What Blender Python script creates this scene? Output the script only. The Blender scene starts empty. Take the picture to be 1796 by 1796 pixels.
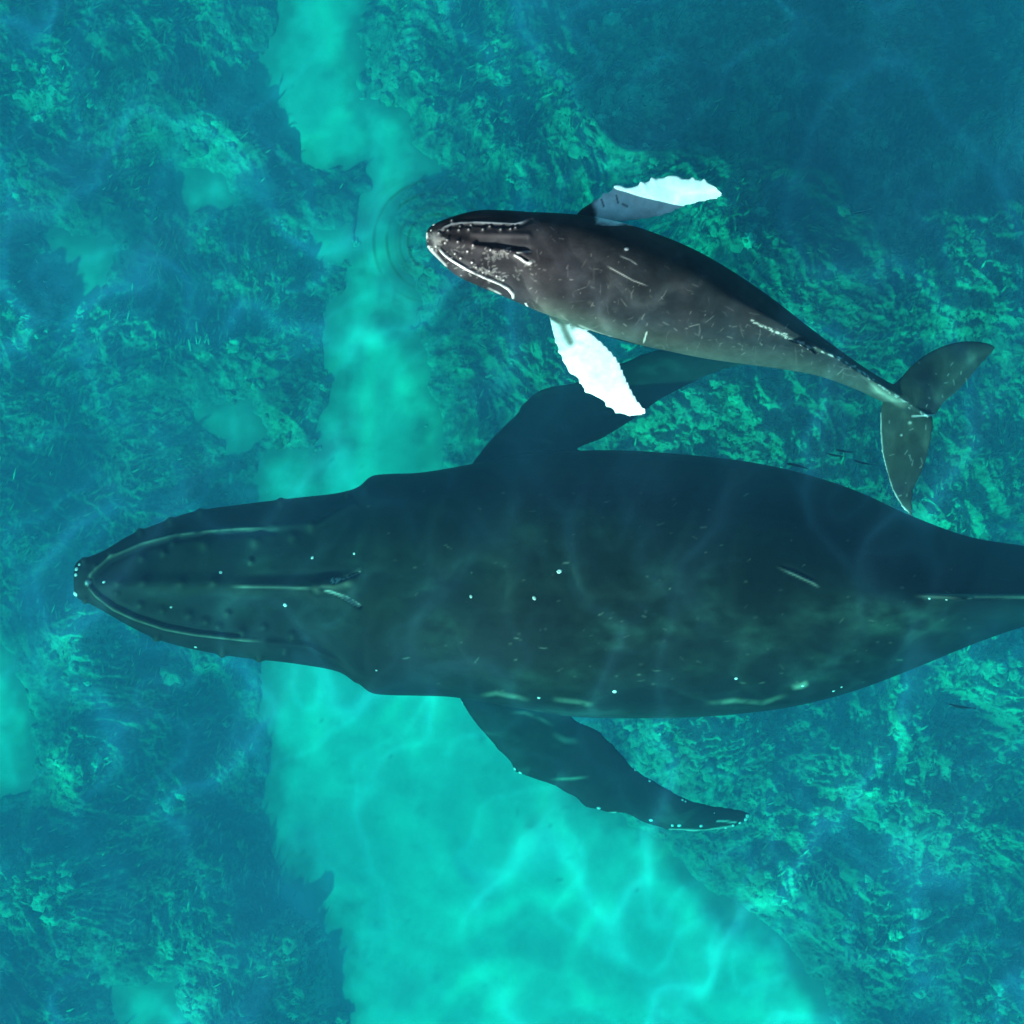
import bpy, math, random
import numpy as np
from mathutils import Vector
from mathutils.bvhtree import BVHTree

rng = np.random.RandomState(7)
random.seed(7)
C = bpy.context.scene
COL = C.collection

# ------------------------------------------------------------------ camera
CAM_H = 22.0
FRAME = 12.5                      # metres across the picture at z = -1
FOV = 2 * math.atan(FRAME / 2 / (CAM_H + 1.0))
K = 2 * math.tan(FOV / 2) / 1796.0
cd = bpy.data.cameras.new('camera')
cam = bpy.data.objects.new('camera', cd)
COL.objects.link(cam)
cam.location = (0, 0, CAM_H)
cam.rotation_euler = (0, 0, 0)
cd.angle = FOV
cd.clip_end = 2000
C.camera = cam

# ------------------------------------------------------------------ sky, sun, exposure
SUN_EL = math.radians(31)
SUN_AZ = math.radians(180 + 33)   # clockwise from +Y: low sun from the lower left of the picture
world = bpy.data.worlds.new('World')
C.world = world
world.use_nodes = True
wn = world.node_tree
bg = wn.nodes['Background']
sky = wn.nodes.new('ShaderNodeTexSky')
sky.sky_type = 'NISHITA'
sky.sun_disc = False
sky.sun_elevation = SUN_EL
sky.sun_rotation = SUN_AZ
wn.links.new(sky.outputs[0], bg.inputs[0])
bg.inputs[1].default_value = 0.07
sd = bpy.data.lights.new('sun', 'SUN')
sd.energy = 5.0
sd.angle = math.radians(0.7)
sd.color = (1.0, 0.96, 0.9)
sun = bpy.data.objects.new('sun', sd)
COL.objects.link(sun)
sdir = Vector((math.sin(SUN_AZ) * math.cos(SUN_EL), math.cos(SUN_AZ) * math.cos(SUN_EL), math.sin(SUN_EL)))
sun.rotation_euler = sdir.to_track_quat('Z', 'Y').to_euler()
C.view_settings.view_transform = 'Standard'
C.view_settings.look = 'None'
C.view_settings.exposure = 2.5
C.view_settings.gamma = 1
C.cycles.max_bounces = 6
C.cycles.volume_bounces = 3
C.cycles.diffuse_bounces = 2
C.cycles.use_denoising = True
C.cycles.use_adaptive_sampling = True

# ------------------------------------------------------------------ helpers
def P(px, py, z):
    d = K * (CAM_H - z)
    return np.array([(px - 898) * d, -(py - 898) * d, z])

def to_px(co):
    d = K * (CAM_H - co[:, 2])
    return 898 + co[:, 0] / d, 898 - co[:, 1] / d

def vnoise(x, y, seed=0):
    """smooth gradient noise, about -1..1"""
    x = np.asarray(x, dtype=np.float64); y = np.asarray(y, dtype=np.float64)
    xi = np.floor(x).astype(np.int64); yi = np.floor(y).astype(np.int64)
    xf = x - xi; yf = y - yi
    def g(ix, iy, dx, dy):
        h = (ix * 374761393 + iy * 668265263 + seed * 974634777) & 0xffffffff
        h = ((h ^ (h >> 13)) * 1274126177) & 0xffffffff
        h = (h ^ (h >> 16)) & 0xffff
        a = h * (2 * math.pi / 65536.0)
        return np.cos(a) * dx + np.sin(a) * dy
    u = xf * xf * xf * (xf * (xf * 6 - 15) + 10); v = yf * yf * yf * (yf * (yf * 6 - 15) + 10)
    a = g(xi, yi, xf, yf); b = g(xi + 1, yi, xf - 1, yf)
    c = g(xi, yi + 1, xf, yf - 1); d = g(xi + 1, yi + 1, xf - 1, yf - 1)
    return 1.5 * ((a * (1 - u) + b * u) * (1 - v) + (c * (1 - u) + d * u) * v)

def fbm(x, y, octv=4, seed=0, gain=0.5):
    s = 0; a = 1.0; f = 1.0; t = 0
    for i in range(octv):
        s = s + a * vnoise(x * f, y * f, seed + i * 17); t += a
        a *= gain; f *= 2.03
    return s / t

def ridged(x, y, octv=4, seed=0, gain=0.55):
    s = 0; a = 1.0; f = 1.0; t = 0
    for i in range(octv):
        s = s + a * (1 - np.abs(vnoise(x * f, y * f, seed + i * 31))) ** 2; t += a
        a *= gain; f *= 2.1
    return s / t

def sstep(a, b, x):
    t = np.clip((x - a) / (b - a), 0, 1)
    return t * t * (3 - 2 * t)

def seg_dist(px, py, pts):
    """distance to a polyline and the position (0..1) along it"""
    best = np.full(px.shape, 1e9); tt = np.zeros(px.shape)
    n = len(pts) - 1
    for i in range(n):
        ax, ay = pts[i]; bx, by = pts[i + 1]
        dx, dy = bx - ax, by - ay
        L = dx * dx + dy * dy + 1e-9
        t = np.clip(((px - ax) * dx + (py - ay) * dy) / L, 0, 1)
        d = np.hypot(px - ax - t * dx, py - ay - t * dy)
        m = d < best
        best[m] = d[m]; tt[m] = (i + t[m]) / n
    return best, tt

def in_poly(px, py, pts):
    ins = np.zeros(px.shape, bool)
    j = len(pts) - 1
    for i in range(len(pts)):
        xi, yi = pts[i]; xj, yj = pts[j]
        if yi != yj:
            c = ((yi > py) != (yj > py)) & (px < (xj - xi) * (py - yi) / (yj - yi) + xi)
            ins ^= c
        j = i
    return ins

def signed(px, py, pts):
    d, _ = seg_dist(px, py, list(pts) + [pts[0]])
    return np.where(in_poly(px, py, pts), d, -d)

def mesh_np(name, co, faces, smooth=True):
    """co (n,3), faces (m,4) or (m,3) int array"""
    faces = np.asarray(faces, dtype=np.int32)
    me = bpy.data.meshes.new(name)
    k = faces.shape[1]
    me.vertices.add(len(co)); me.vertices.foreach_set('co', np.asarray(co, dtype=np.float32).ravel())
    me.loops.add(faces.size); me.loops.foreach_set('vertex_index', faces.ravel())
    me.polygons.add(len(faces))
    me.polygons.foreach_set('loop_start', np.arange(0, faces.size, k, dtype=np.int32))
    if smooth:
        me.polygons.foreach_set('use_smooth', np.ones(len(faces), dtype=bool))
    me.update(calc_edges=True)
    return me

def link(name, me, mat=None, parent=None, loc=None):
    o = bpy.data.objects.new(name, me)
    COL.objects.link(o)
    if mat is not None:
        me.materials.append(mat)
    if parent is not None:
        o.parent = parent
    if loc is not None:
        o.location = loc
    return o

def tag(o, label=None, cat=None, group=None, kind=None):
    if label: o['label'] = label
    if cat: o['category'] = cat
    if group: o['group'] = group
    if kind: o['kind'] = kind

def set_color(me, rgb):
    a = me.color_attributes.new('skin', 'FLOAT_COLOR', 'POINT')
    buf = np.ones((len(me.vertices), 4), dtype=np.float32)
    buf[:, :3] = rgb
    a.data.foreach_set('color', buf.ravel())

def grid_faces(nu, nv):
    i = np.arange(nu - 1)[:, None] * nv + np.arange(nv - 1)[None, :]
    i = i.ravel()
    return np.stack([i, i + nv, i + nv + 1, i + 1], 1)

# ------------------------------------------------------------------ materials
def mat_new(name):
    m = bpy.data.materials.new(name)
    m.use_nodes = True
    nt = m.node_tree
    return m, nt, nt.nodes['Principled BSDF'], nt.nodes['Material Output']

def attr_material(name, rough=0.55, spec=0.3, bump_scale=60, bump=0.15, var=0.25, vscale=8.0, dist=0.01):
    m, nt, b, out = mat_new(name)
    N, L = nt.nodes, nt.links
    at = N.new('ShaderNodeAttribute'); at.attribute_name = 'skin'
    geo = N.new('ShaderNodeNewGeometry')
    n1 = N.new('ShaderNodeTexNoise'); n1.inputs['Scale'].default_value = vscale; n1.inputs['Detail'].default_value = 6
    n1.inputs['Roughness'].default_value = 0.65
    L.new(geo.outputs['Position'], n1.inputs['Vector'])
    mr = N.new('ShaderNodeMapRange')
    mr.inputs['From Min'].default_value = 0.3; mr.inputs['From Max'].default_value = 0.7
    mr.inputs['To Min'].default_value = 1 - var; mr.inputs['To Max'].default_value = 1 + var
    L.new(n1.outputs['Fac'], mr.inputs['Value'])
    mx = N.new('ShaderNodeVectorMath'); mx.operation = 'SCALE'
    L.new(at.outputs['Color'], mx.inputs[0]); L.new(mr.outputs['Result'], mx.inputs['Scale'])
    L.new(mx.outputs[0], b.inputs['Base Color'])
    b.inputs['Roughness'].default_value = rough
    b.inputs['Specular IOR Level'].default_value = spec
    n2 = N.new('ShaderNodeTexNoise'); n2.inputs['Scale'].default_value = bump_scale; n2.inputs['Detail'].default_value = 4
    L.new(geo.outputs['Position'], n2.inputs['Vector'])
    bp = N.new('ShaderNodeBump'); bp.inputs['Strength'].default_value = bump; bp.inputs['Distance'].default_value = dist
    L.new(n2.outputs['Fac'], bp.inputs['Height']); L.new(bp.outputs['Normal'], b.inputs['Normal'])
    return m

M_WHALE = attr_material('whale_skin', 0.55, 0.04, 45, 0.25, 0.2, 7)
M_SAND = attr_material('pale_sand', 0.9, 0.1, 9, 0.12, 0.12, 2.8, 0.02)
M_REEF = attr_material('reef_growth', 0.85, 0.1, 18, 0.6, 0.45, 9, 0.06)
M_WEED = attr_material('seaweed', 0.7, 0.2, 40, 0.1, 0.3, 5)
M_FISH = attr_material('fish_skin', 0.4, 0.4, 80, 0.05, 0.1, 20)

def plain(name, col, rough=0.6, spec=0.3, scale=60, var=0.2):
    m, nt, b, out = mat_new(name)
    N, L = nt.nodes, nt.links
    geo = N.new('ShaderNodeNewGeometry')
    n1 = N.new('ShaderNodeTexNoise'); n1.inputs['Scale'].default_value = scale; n1.inputs['Detail'].default_value = 4
    L.new(geo.outputs['Position'], n1.inputs['Vector'])
    cr = N.new('ShaderNodeValToRGB')
    cr.color_ramp.elements[0].position = 0.3; cr.color_ramp.elements[1].position = 0.7
    cr.color_ramp.elements[0].color = tuple(c * (1 - var) for c in col) + (1,)
    cr.color_ramp.elements[1].color = tuple(min(1, c * (1 + var)) for c in col) + (1,)
    L.new(n1.outputs['Fac'], cr.inputs['Fac']); L.new(cr.outputs['Color'], b.inputs['Base Color'])
    b.inputs['Roughness'].default_value = rough; b.inputs['Specular IOR Level'].default_value = spec
    return m
M_BARN = plain('barnacle_shell', (0.55, 0.56, 0.50), 0.7)

# ------------------------------------------------------------------ water: one closed volume, no surface
ABS = (0.46, 0.027, 0.026)        # per metre
SCA = (0.008, 0.026, 0.044)
def make_water():
    m = bpy.data.materials.new('sea_water')
    m.use_nodes = True
    nt = m.node_tree
    nt.nodes.remove(nt.nodes['Principled BSDF'])
    out = nt.nodes['Material Output']
    va = nt.nodes.new('ShaderNodeVolumeAbsorption')
    va.inputs['Color'].default_value = tuple(1 - a for a in ABS) + (1,)
    va.inputs['Density'].default_value = 1.0
    vs = nt.nodes.new('ShaderNodeVolumeScatter')
    mxs = max(SCA)
    vs.inputs['Color'].default_value = tuple(a / mxs for a in SCA) + (1,)
    vs.inputs['Density'].default_value = mxs
    vs.inputs['Anisotropy'].default_value = 0.0
    ad = nt.nodes.new('ShaderNodeAddShader')
    nt.links.new(va.outputs[0], ad.inputs[0]); nt.links.new(vs.outputs[0], ad.inputs[1])
    nt.links.new(ad.outputs[0], out.inputs['Volume'])
    R, zt, zb = 190.0, 0.0, -16.0
    co = [(-R, -R, zb), (R, -R, zb), (R, R, zb), (-R, R, zb), (-R, -R, zt), (R, -R, zt), (R, R, zt), (-R, R, zt)]
    f = [(0, 3, 2, 1), (4, 5, 6, 7), (0, 1, 5, 4), (1, 2, 6, 5), (2, 3, 7, 6), (3, 0, 4, 7)]
    me = mesh_np('water', np.array(co, float), f, False)
    o = link('water', me, m)
    tag(o, 'clear turquoise sea water filling the picture above the reef', kind='structure')
make_water()

def make_light_bands():
    """added grey absorbing slab over the sea: its thin lines let bands of sun through"""
    m = bpy.data.materials.new('light_band_absorber'); m.use_nodes = True
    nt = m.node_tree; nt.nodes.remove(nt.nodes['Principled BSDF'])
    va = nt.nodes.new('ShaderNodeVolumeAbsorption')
    va.inputs['Color'].default_value = (0.35, 0.35, 0.35, 1); va.inputs['Density'].default_value = 6.6  # dense grey absorption, added to break the sunlight into bands
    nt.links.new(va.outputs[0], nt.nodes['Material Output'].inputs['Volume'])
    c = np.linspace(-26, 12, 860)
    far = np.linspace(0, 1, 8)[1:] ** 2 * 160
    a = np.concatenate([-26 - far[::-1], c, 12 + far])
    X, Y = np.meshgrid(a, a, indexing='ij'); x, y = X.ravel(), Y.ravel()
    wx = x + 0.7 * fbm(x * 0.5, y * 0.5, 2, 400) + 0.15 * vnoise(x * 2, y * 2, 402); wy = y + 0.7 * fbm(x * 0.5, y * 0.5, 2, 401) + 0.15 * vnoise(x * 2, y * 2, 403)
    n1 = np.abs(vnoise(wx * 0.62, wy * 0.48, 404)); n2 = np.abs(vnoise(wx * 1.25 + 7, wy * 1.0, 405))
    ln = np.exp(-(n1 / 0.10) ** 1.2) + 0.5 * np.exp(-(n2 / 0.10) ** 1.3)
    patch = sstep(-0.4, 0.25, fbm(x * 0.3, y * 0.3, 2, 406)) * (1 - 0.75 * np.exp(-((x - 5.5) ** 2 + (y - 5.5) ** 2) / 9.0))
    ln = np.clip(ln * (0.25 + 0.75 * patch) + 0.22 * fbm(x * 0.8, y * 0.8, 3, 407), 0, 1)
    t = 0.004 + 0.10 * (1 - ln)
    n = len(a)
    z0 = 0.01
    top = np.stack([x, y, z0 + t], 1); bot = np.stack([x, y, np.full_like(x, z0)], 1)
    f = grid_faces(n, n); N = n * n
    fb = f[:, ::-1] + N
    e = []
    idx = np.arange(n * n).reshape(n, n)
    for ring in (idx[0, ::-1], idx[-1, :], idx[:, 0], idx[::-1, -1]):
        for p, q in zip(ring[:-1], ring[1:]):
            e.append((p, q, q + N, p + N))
    me = mesh_np('light_band_layer', np.vstack([top, bot]), np.vstack([f, fb, np.array(e)[:, ::-1]]))
    o = link('light_band_layer', me, m)
    tag(o, 'added grey layer over the sea that patterns the sunlight', kind='structure')
make_light_bands()

# ------------------------------------------------------------------ sea floor
FLOOR = -9.0
CH_UP = [(500, -80), (492, 60), (452, 120), (438, 175), (480, 225), (515, 270), (570, 300), (645, 292), (668, 330),
         (640, 372), (640, 450), (598, 472), (585, 530), (580, 610), (572, 690), (556, 770), (540, 860), (500, 960),
         (470, 1080), (470, 1180), (474, 1260), (480, 1400), (492, 1470), (545, 1510), (592, 1600), (602, 1690), (650, 1880),
         (1470, 1880), (1415, 1730), (1330, 1640), (1235, 1580), (1165, 1500), (1100, 1440), (1010, 1380), (950, 1290), (880, 1180),
         (830, 1080), (800, 960), (790, 860), (762, 780), (772, 700), (742, 640), (735, 580), (722, 520), (690, 470), (722, 432),
         (700, 400), (712, 345), (765, 300), (728, 250), (700, 205), (645, 180), (622, 110), (640, 60), (645, -80)]
POCKETS = [[(-60, 1120), (20, 1150), (60, 1260), (40, 1370), (-60, 1420)],
           [(465, 800), (540, 790), (560, 860), (520, 900), (460, 880)],
           [(355, 720), (420, 700), (450, 760), (400, 790)],
           [(540, 420), (600, 400), (610, 440), (560, 460)],
           [(200, 1740), (300, 1730), (330, 1796), (210, 1830)],
           [(130, 440), (180, 430), (185, 500), (150, 520)],
           [(320, 290), (385, 300), (400, 360), (330, 370)]]

def floor_fields(x, y):
    """sand mask (1 sand, 0 reef) and warped coordinates at the floor"""
    px = 898 + x / (K * (CAM_H - FLOOR)); py = 898 - y / (K * (CAM_H - FLOOR))
    wx = px + 26 * fbm(x * 1.3, y * 1.3, 3, 3) + 7 * fbm(x * 5, y * 5, 3, 4)
    wy = py + 26 * fbm(x * 1.3, y * 1.3, 3, 5) + 7 * fbm(x * 5, y * 5, 3, 6)
    s = signed(wx, wy, CH_UP)
    n = fbm(x * 1.1 + 20, y * 1.1, 4, 8)
    s = s - sstep(1150, 850, py) * (10 + 70 * np.clip(n - 0.05, 0, 1)) - 26 * np.clip(n, 0, 1)
    s = np.minimum(s, 400) + 34 * np.exp(-((px - 600) ** 2 + (py - 1500) ** 2) / 2600.0)
    for p in POCKETS:
        s = np.maximum(s, signed(wx, wy, p) - 6)
    return px, py, s

def axis(n, half, far):
    c = np.linspace(-half, half, n)
    e = half + (far - half) * (np.linspace(0, 1, 26)[1:] ** 2.6)
    return np.concatenate([-e[::-1], c, e])

def sand_height(x, y, s):
    h = 0.14 * fbm(x * 0.35, y * 0.35, 2, 40) + 0.03 * fbm(x * 1.1 + 0.4 * y, y * 0.9, 2, 41) + 0.003 * fbm(x * 6, y * 6, 3, 42)
    return FLOOR + h

CAUSTIC_RIDGES = [([(1150, 1500), (1205, 1560), (1260, 1640), (1340, 1660), (1400, 1720), (1440, 1800)], 27, 0.050),
               ([(930, 1400), (938, 1470), (915, 1560), (890, 1640), (895, 1700)], 22, 0.044),
               ([(610, 1720), (640, 1660), (655, 1600), (650, 1560), (700, 1500)], 27, 0.044), ([(520, 1540), (570, 1528), (620, 1560), (600, 1640)], 25, 0.039),
               ([(500, 1400), (540, 1350), (590, 1300), (600, 1220)], 20, 0.033), ([(660, 1450), (700, 1400), (740, 1330), (760, 1250)], 20, 0.033),
               ([(770, 1350), (772, 1450), (800, 1520), (830, 1570)], 20, 0.033), ([(1080, 1660), (1130, 1600), (1160, 1560), (1120, 1500)], 22, 0.028),
               ([(1100, 1780), (1180, 1740), (1260, 1760), (1340, 1720)], 27, 0.033), ([(900, 1700), (960, 1680), (1010, 1710), (1060, 1770)], 25, 0.028),
               ([(740, 1780), (760, 1730), (820, 1690), (880, 1640)], 25, 0.033), ([(560, 110), (600, 80), (640, 40)], 25, 0.028), ([(510, 250), (580, 240), (650, 215), (700, 190)], 20, 0.033),
               ([(640, 560), (700, 600), (745, 680)], 22, 0.033), ([(590, 760), (620, 700), (690, 660)], 25, 0.028)]

def make_seabed():
    a = axis(420, 12.5, 185.0)
    X, Y = np.meshgrid(a, a, indexing='ij')
    x, y = X.ravel(), Y.ravel()
    px, py, s = floor_fields(x, y)
    z = sand_height(x, y, s)
    for pts, w, hh in CAUSTIC_RIDGES:
        d, t = seg_dist(px + 14 * fbm(x * 1.1, y * 1.1, 3, 43), py + 14 * fbm(x * 1.1, y * 1.1, 3, 44), pts)
        z += hh * np.exp(-(d / w) ** 2) * sstep(0, 0.2, t) * sstep(1, 0.8, t)  # low ridges added to catch sun where light streaks lie on the sand
    far = sstep(12.5, 40, np.maximum(np.abs(x), np.abs(y)))
    z = z * (1 - far) + FLOOR * far
    me = mesh_np('seabed', np.stack([x, y, z], 1), grid_faces(len(a), len(a)))
    # pale sand, streaks of focused sunlight painted paler, sparse dark debris
    pale = sstep(0.1, 0.55, ridged(x * 0.28 + 0.15 * y, y * 0.33, 2, 50)) 
    deb = sstep(0.34, 0.56, fbm(x * 4.2, y * 4.2, 4, 51, 0.65)) * sstep(0.0, 0.5, fbm(x * 0.7, y * 0.7, 2, 52) + 0.15)
    low = sstep(1000, 1796, py) * 0.12
    v = 0.60 + 0.10 * fbm(x * 0.6, y * 0.6, 4, 53) + 0.10 * pale + low
    v = v * 0.92 * (1 + 0.10 * fbm(x * 2.2, y * 2.2, 4, 46, 0.65))
    rgb = np.stack([v * 1.0, v * 0.97, v * 0.76], 1)
    for qx, qy, r, am in [(532, 1460, 22, -.3), (812, 1645, 25, -.15), (705, 1745, 28, -.2), (735, 1655, 20, -.15), (765, 1715, 10, -.25), (930, 1448, 8, -.25), (1000, 1590, 12, -.1)]:
        qq = np.hypot(px - qx, (py - qy)) / r + 0.5 * fbm(x * 3, y * 3, 3, 57)
        v2 = am * np.exp(-qq * qq)
        rgb = rgb * (1 + 1.2 * v2)[:, None]
    blot = sstep(0.35, 0.6, fbm(x * 1.5 + 4, y * 1.5, 4, 54)) * 0.35
    rgb = rgb * (1 - 0.45 * deb[:, None]) * (1 - blot[:, None])
    reefy = (1 - far) * sstep(10, -60, s) + far
    film = sstep(42, -10, s + 30 * fbm(x * 2.4, y * 2.4, 4, 58)) * (1 - far)
    rgb = rgb + (np.array([0.20, 0.21, 0.14]) - rgb) * (0.75 * film)[:, None]
    rgb = rgb * (1 - 0.6 * reefy[:, None])
    set_color(me, np.clip(rgb, 0.02, 0.85))
    o = link('seabed', me, M_SAND)
    tag(o, 'pale rippled sand of the sea floor', kind='structure')
make_seabed()

CORAL_SPOTS = [(390, 240, 50), (280, 375, 45), (350, 320, 60), (110, 160, 70), (400, 640, 60), (1090, 220, 110), (1280, 420, 90), (870, 250, 60),
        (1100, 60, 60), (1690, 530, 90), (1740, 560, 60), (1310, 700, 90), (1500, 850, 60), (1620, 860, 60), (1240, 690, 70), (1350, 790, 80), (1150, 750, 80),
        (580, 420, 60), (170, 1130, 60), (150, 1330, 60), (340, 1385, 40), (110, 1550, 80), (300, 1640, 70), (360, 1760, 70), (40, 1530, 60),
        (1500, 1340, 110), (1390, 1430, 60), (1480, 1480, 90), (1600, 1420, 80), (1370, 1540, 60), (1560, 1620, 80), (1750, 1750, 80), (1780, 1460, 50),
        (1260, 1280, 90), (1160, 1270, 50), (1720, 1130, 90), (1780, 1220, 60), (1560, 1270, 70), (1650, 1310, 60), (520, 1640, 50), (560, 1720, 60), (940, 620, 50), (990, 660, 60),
        (1650, 900, 80), (1740, 830, 80), (60, 560, 60), (200, 560, 60), (1030, 190, 60), (720, 160, 60)]  # centres and sizes of pale coral patches
WEED_SPOTS = [(1420, 370, 110), (250, 330, 130), (80, 420, 110), (330, 560, 80), (500, 60, 60), (330, 1180, 90), (620, 1700, 50), (150, 860, 100), (250, 1480, 90), (250, 300, 90), (60, 60, 90), (520, 300, 60), (600, 330, 60), (430, 1430, 90), (560, 1560, 60), (40, 1720, 90),
         (1700, 1720, 110), (400, 1240, 100), (1150, 1600, 60), (700, 560, 60), (200, 1400, 80), (1000, 550, 70), (300, 480, 80), (1420, 1560, 90), (60, 900, 90), (100, 1010, 80)]  # centres and sizes of dark weed patches

def reef_fields(x, y):
    px, py, s = floor_fields(x, y)
    fx = 0.9 * fbm(x * 0.45, y * 0.45, 2, 60); fy = 0.9 * fbm(x * 0.45, y * 0.45, 2, 61)
    wx, wy = x + fx, y + fy
    ang = 2.6 * fbm(x * 0.3, y * 0.3, 2, 62) + 0.6
    ca, sa = np.cos(ang), np.sin(ang)
    big = fbm(wx * 0.55, wy * 0.55, 3, 63)
    lump = ridged(wx * 1.5, wy * 1.5, 4, 64)
    fine = ridged(wx * 5.5, wy * 5.5, 3, 66)
    st = fbm((ca * wx + sa * wy) * 3.2, (-sa * wx + ca * wy) * 13, 3, 67)
    coral_w = np.zeros_like(x); weed_w = np.zeros_like(x)
    for gx, gy, r in CORAL_SPOTS:
        coral_w = np.maximum(coral_w, np.exp(-((px - gx) ** 2 + (py - gy) ** 2) / (r * r)))
    for gx, gy, r in WEED_SPOTS:
        weed_w = np.maximum(weed_w, np.exp(-((px - gx) ** 2 + (py - gy) ** 2) / (r * r)))
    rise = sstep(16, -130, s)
    h = FLOOR - 0.30 + 0.28 * sstep(20, -30, s) + rise * (0.27 + 0.45 * big + 0.48 * lump * (0.6 + 0.6 * coral_w) + 0.10 * fine + 0.05 * st + 0.05 * fbm(x * 9, y * 9, 3, 75, 0.7) + 0.25 * coral_w - 0.15 * weed_w)
    h = h - 0.5 * rise * np.exp(-((px - 566) ** 2 + (py - 1590) ** 2) / 9000.0)
    return px, py, s, h, big, lump, fine, st, coral_w, weed_w, ang

def make_reef():
    a = axis(980, 11.5, 120.0)
    X, Y = np.meshgrid(a, a, indexing='ij')
    x, y = X.ravel(), Y.ravel()
    px, py, s, h, big, lump, fine, st, coral_w, weed_w, ang = reef_fields(x, y)
    me = mesh_np('reef', np.stack([x, y, h], 1), grid_faces(len(a), len(a)))
    # growth: dark weed, olive turf, pale coral heads
    east = sstep(700, 1250, px) * sstep(350, 800, py)
    cl = fbm(x * 0.9 + 2, y * 0.9, 4, 72, 0.6); cl2 = fbm(x * 3.1, y * 3.1, 4, 73, 0.6)
    crisp = 0.35 + 0.75 * sstep(-0.25, 0.3, fbm(x * 0.55 + 30, y * 0.55, 3, 76) + 0.4 * coral_w - 0.3 * weed_w)
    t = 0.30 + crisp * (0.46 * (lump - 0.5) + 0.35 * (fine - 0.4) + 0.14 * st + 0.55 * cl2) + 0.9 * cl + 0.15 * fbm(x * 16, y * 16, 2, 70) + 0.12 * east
    pale = sstep(0.45, 1.05, t + 0.45 * coral_w - 0.3 * weed_w)
    turf = sstep(0.0, 0.9, t + 0.15 * coral_w - 0.22 * weed_w)
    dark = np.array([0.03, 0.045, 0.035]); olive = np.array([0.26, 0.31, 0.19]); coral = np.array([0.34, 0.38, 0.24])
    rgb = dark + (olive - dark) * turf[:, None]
    rgb = rgb + (coral - rgb) * (pale * (0.30 + 0.55 * coral_w + 0.15 * east))[:, None]
    grit = crisp * sstep(0.18, 0.5, fbm(x * 9, y * 9, 3, 75, 0.7)) * sstep(-0.1, 0.5, cl2 + 0.5 * coral_w + 0.15 * east - 0.4 * weed_w)
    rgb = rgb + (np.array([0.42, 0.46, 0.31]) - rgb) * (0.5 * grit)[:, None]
    # sand drifted in between the growth, thickest near the channel edge
    drift = sstep(0.25, 0.6, fbm(x * 1.1 + 9, y * 1.1, 3, 74) + 0.25 * cl2)
    dust = sstep(-75, 5, s + 22 * fbm(x * 2.4, y * 2.4, 4, 58)) * (0.62 + 0.5 * fbm(x * 4, y * 4, 3, 71)) + 0.45 * drift * (1 - weed_w)
    rgb = rgb + (np.array([0.42, 0.41, 0.33]) - rgb) * (0.8 * np.clip(dust, 0, 1))[:, None]
    set_color(me, np.clip(rgb, 0.015, 0.8))
    o = link('reef', me, M_REEF)
    tag(o, 'rough reef overgrown with dark weed and pale coral patches', 'reef', kind='stuff')

def make_weed():
    n = 42000
    x = rng.uniform(-9.6, 9.6, n); y = rng.uniform(-9.6, 9.6, n)
    px, py, s, h, big, lump, fine, st, coral_w, weed_w, ang = reef_fields(x, y)
    keep = (s < -40 - 34 * rng.rand(n)) & (rng.rand(n) < 0.35 + 0.65 * sstep(-0.1, 0.35, fbm(x * 1.7, y * 1.7, 2, 80)))
    x, y, h, ang, coral_w, lump = x[keep], y[keep], h[keep], ang[keep], coral_w[keep], lump[keep]
    n = len(x)
    L = rng.uniform(0.06, 0.20, n) * (1 - 0.3 * coral_w); W = rng.uniform(0.008, 0.018, n)
    th = ang + rng.normal(0, 0.45, n)
    dx, dy = np.cos(th), np.sin(th)
    el = rng.uniform(0.2, 0.9, n)
    co = np.zeros((n, 6, 3))
    for k, (t, w) in enumerate([(0, 0.6), (0.55, 1.0), (1.0, 0.25)]):
        bx = x + dx * L * t; by = y + dy * L * t + 0.03 * t * t
        bz = h - 0.01 + np.sin(el) * L * t * (1.25 - 0.45 * t)
        co[:, 2 * k] = np.stack([bx - dy * W * w, by + dx * W * w, bz], 1)
        co[:, 2 * k + 1] = np.stack([bx + dy * W * w, by - dx * W * w, bz], 1)
    base = np.arange(n)[:, None] * 6
    f = np.concatenate([base + np.array([0, 1, 3, 2]), base + np.array([2, 3, 5, 4])], 0)
    me = mesh_np('seaweed', co.reshape(-1, 3), f)
    v = rng.uniform(0.5, 1.5, n) ** 1.3 * (0.75 + 0.8 * sstep(-0.3, 0.5, fbm(x * 0.9 + 2, y * 0.9, 4, 72, 0.6)))
    pal = np.where((rng.rand(n) < 0.015 + 0.3 * coral_w)[:, None], np.array([0.24, 0.28, 0.15]), np.array([0.065, 0.085, 0.045]))
    rgb = np.repeat(pal * v[:, None], 6, axis=0)
    set_color(me, np.clip(rgb, 0.02, 0.7))
    o = link('seaweed', me, M_WEED)
    tag(o, 'short blades of seaweed swept over by the swell on the reef', 'seaweed', kind='stuff')

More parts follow.
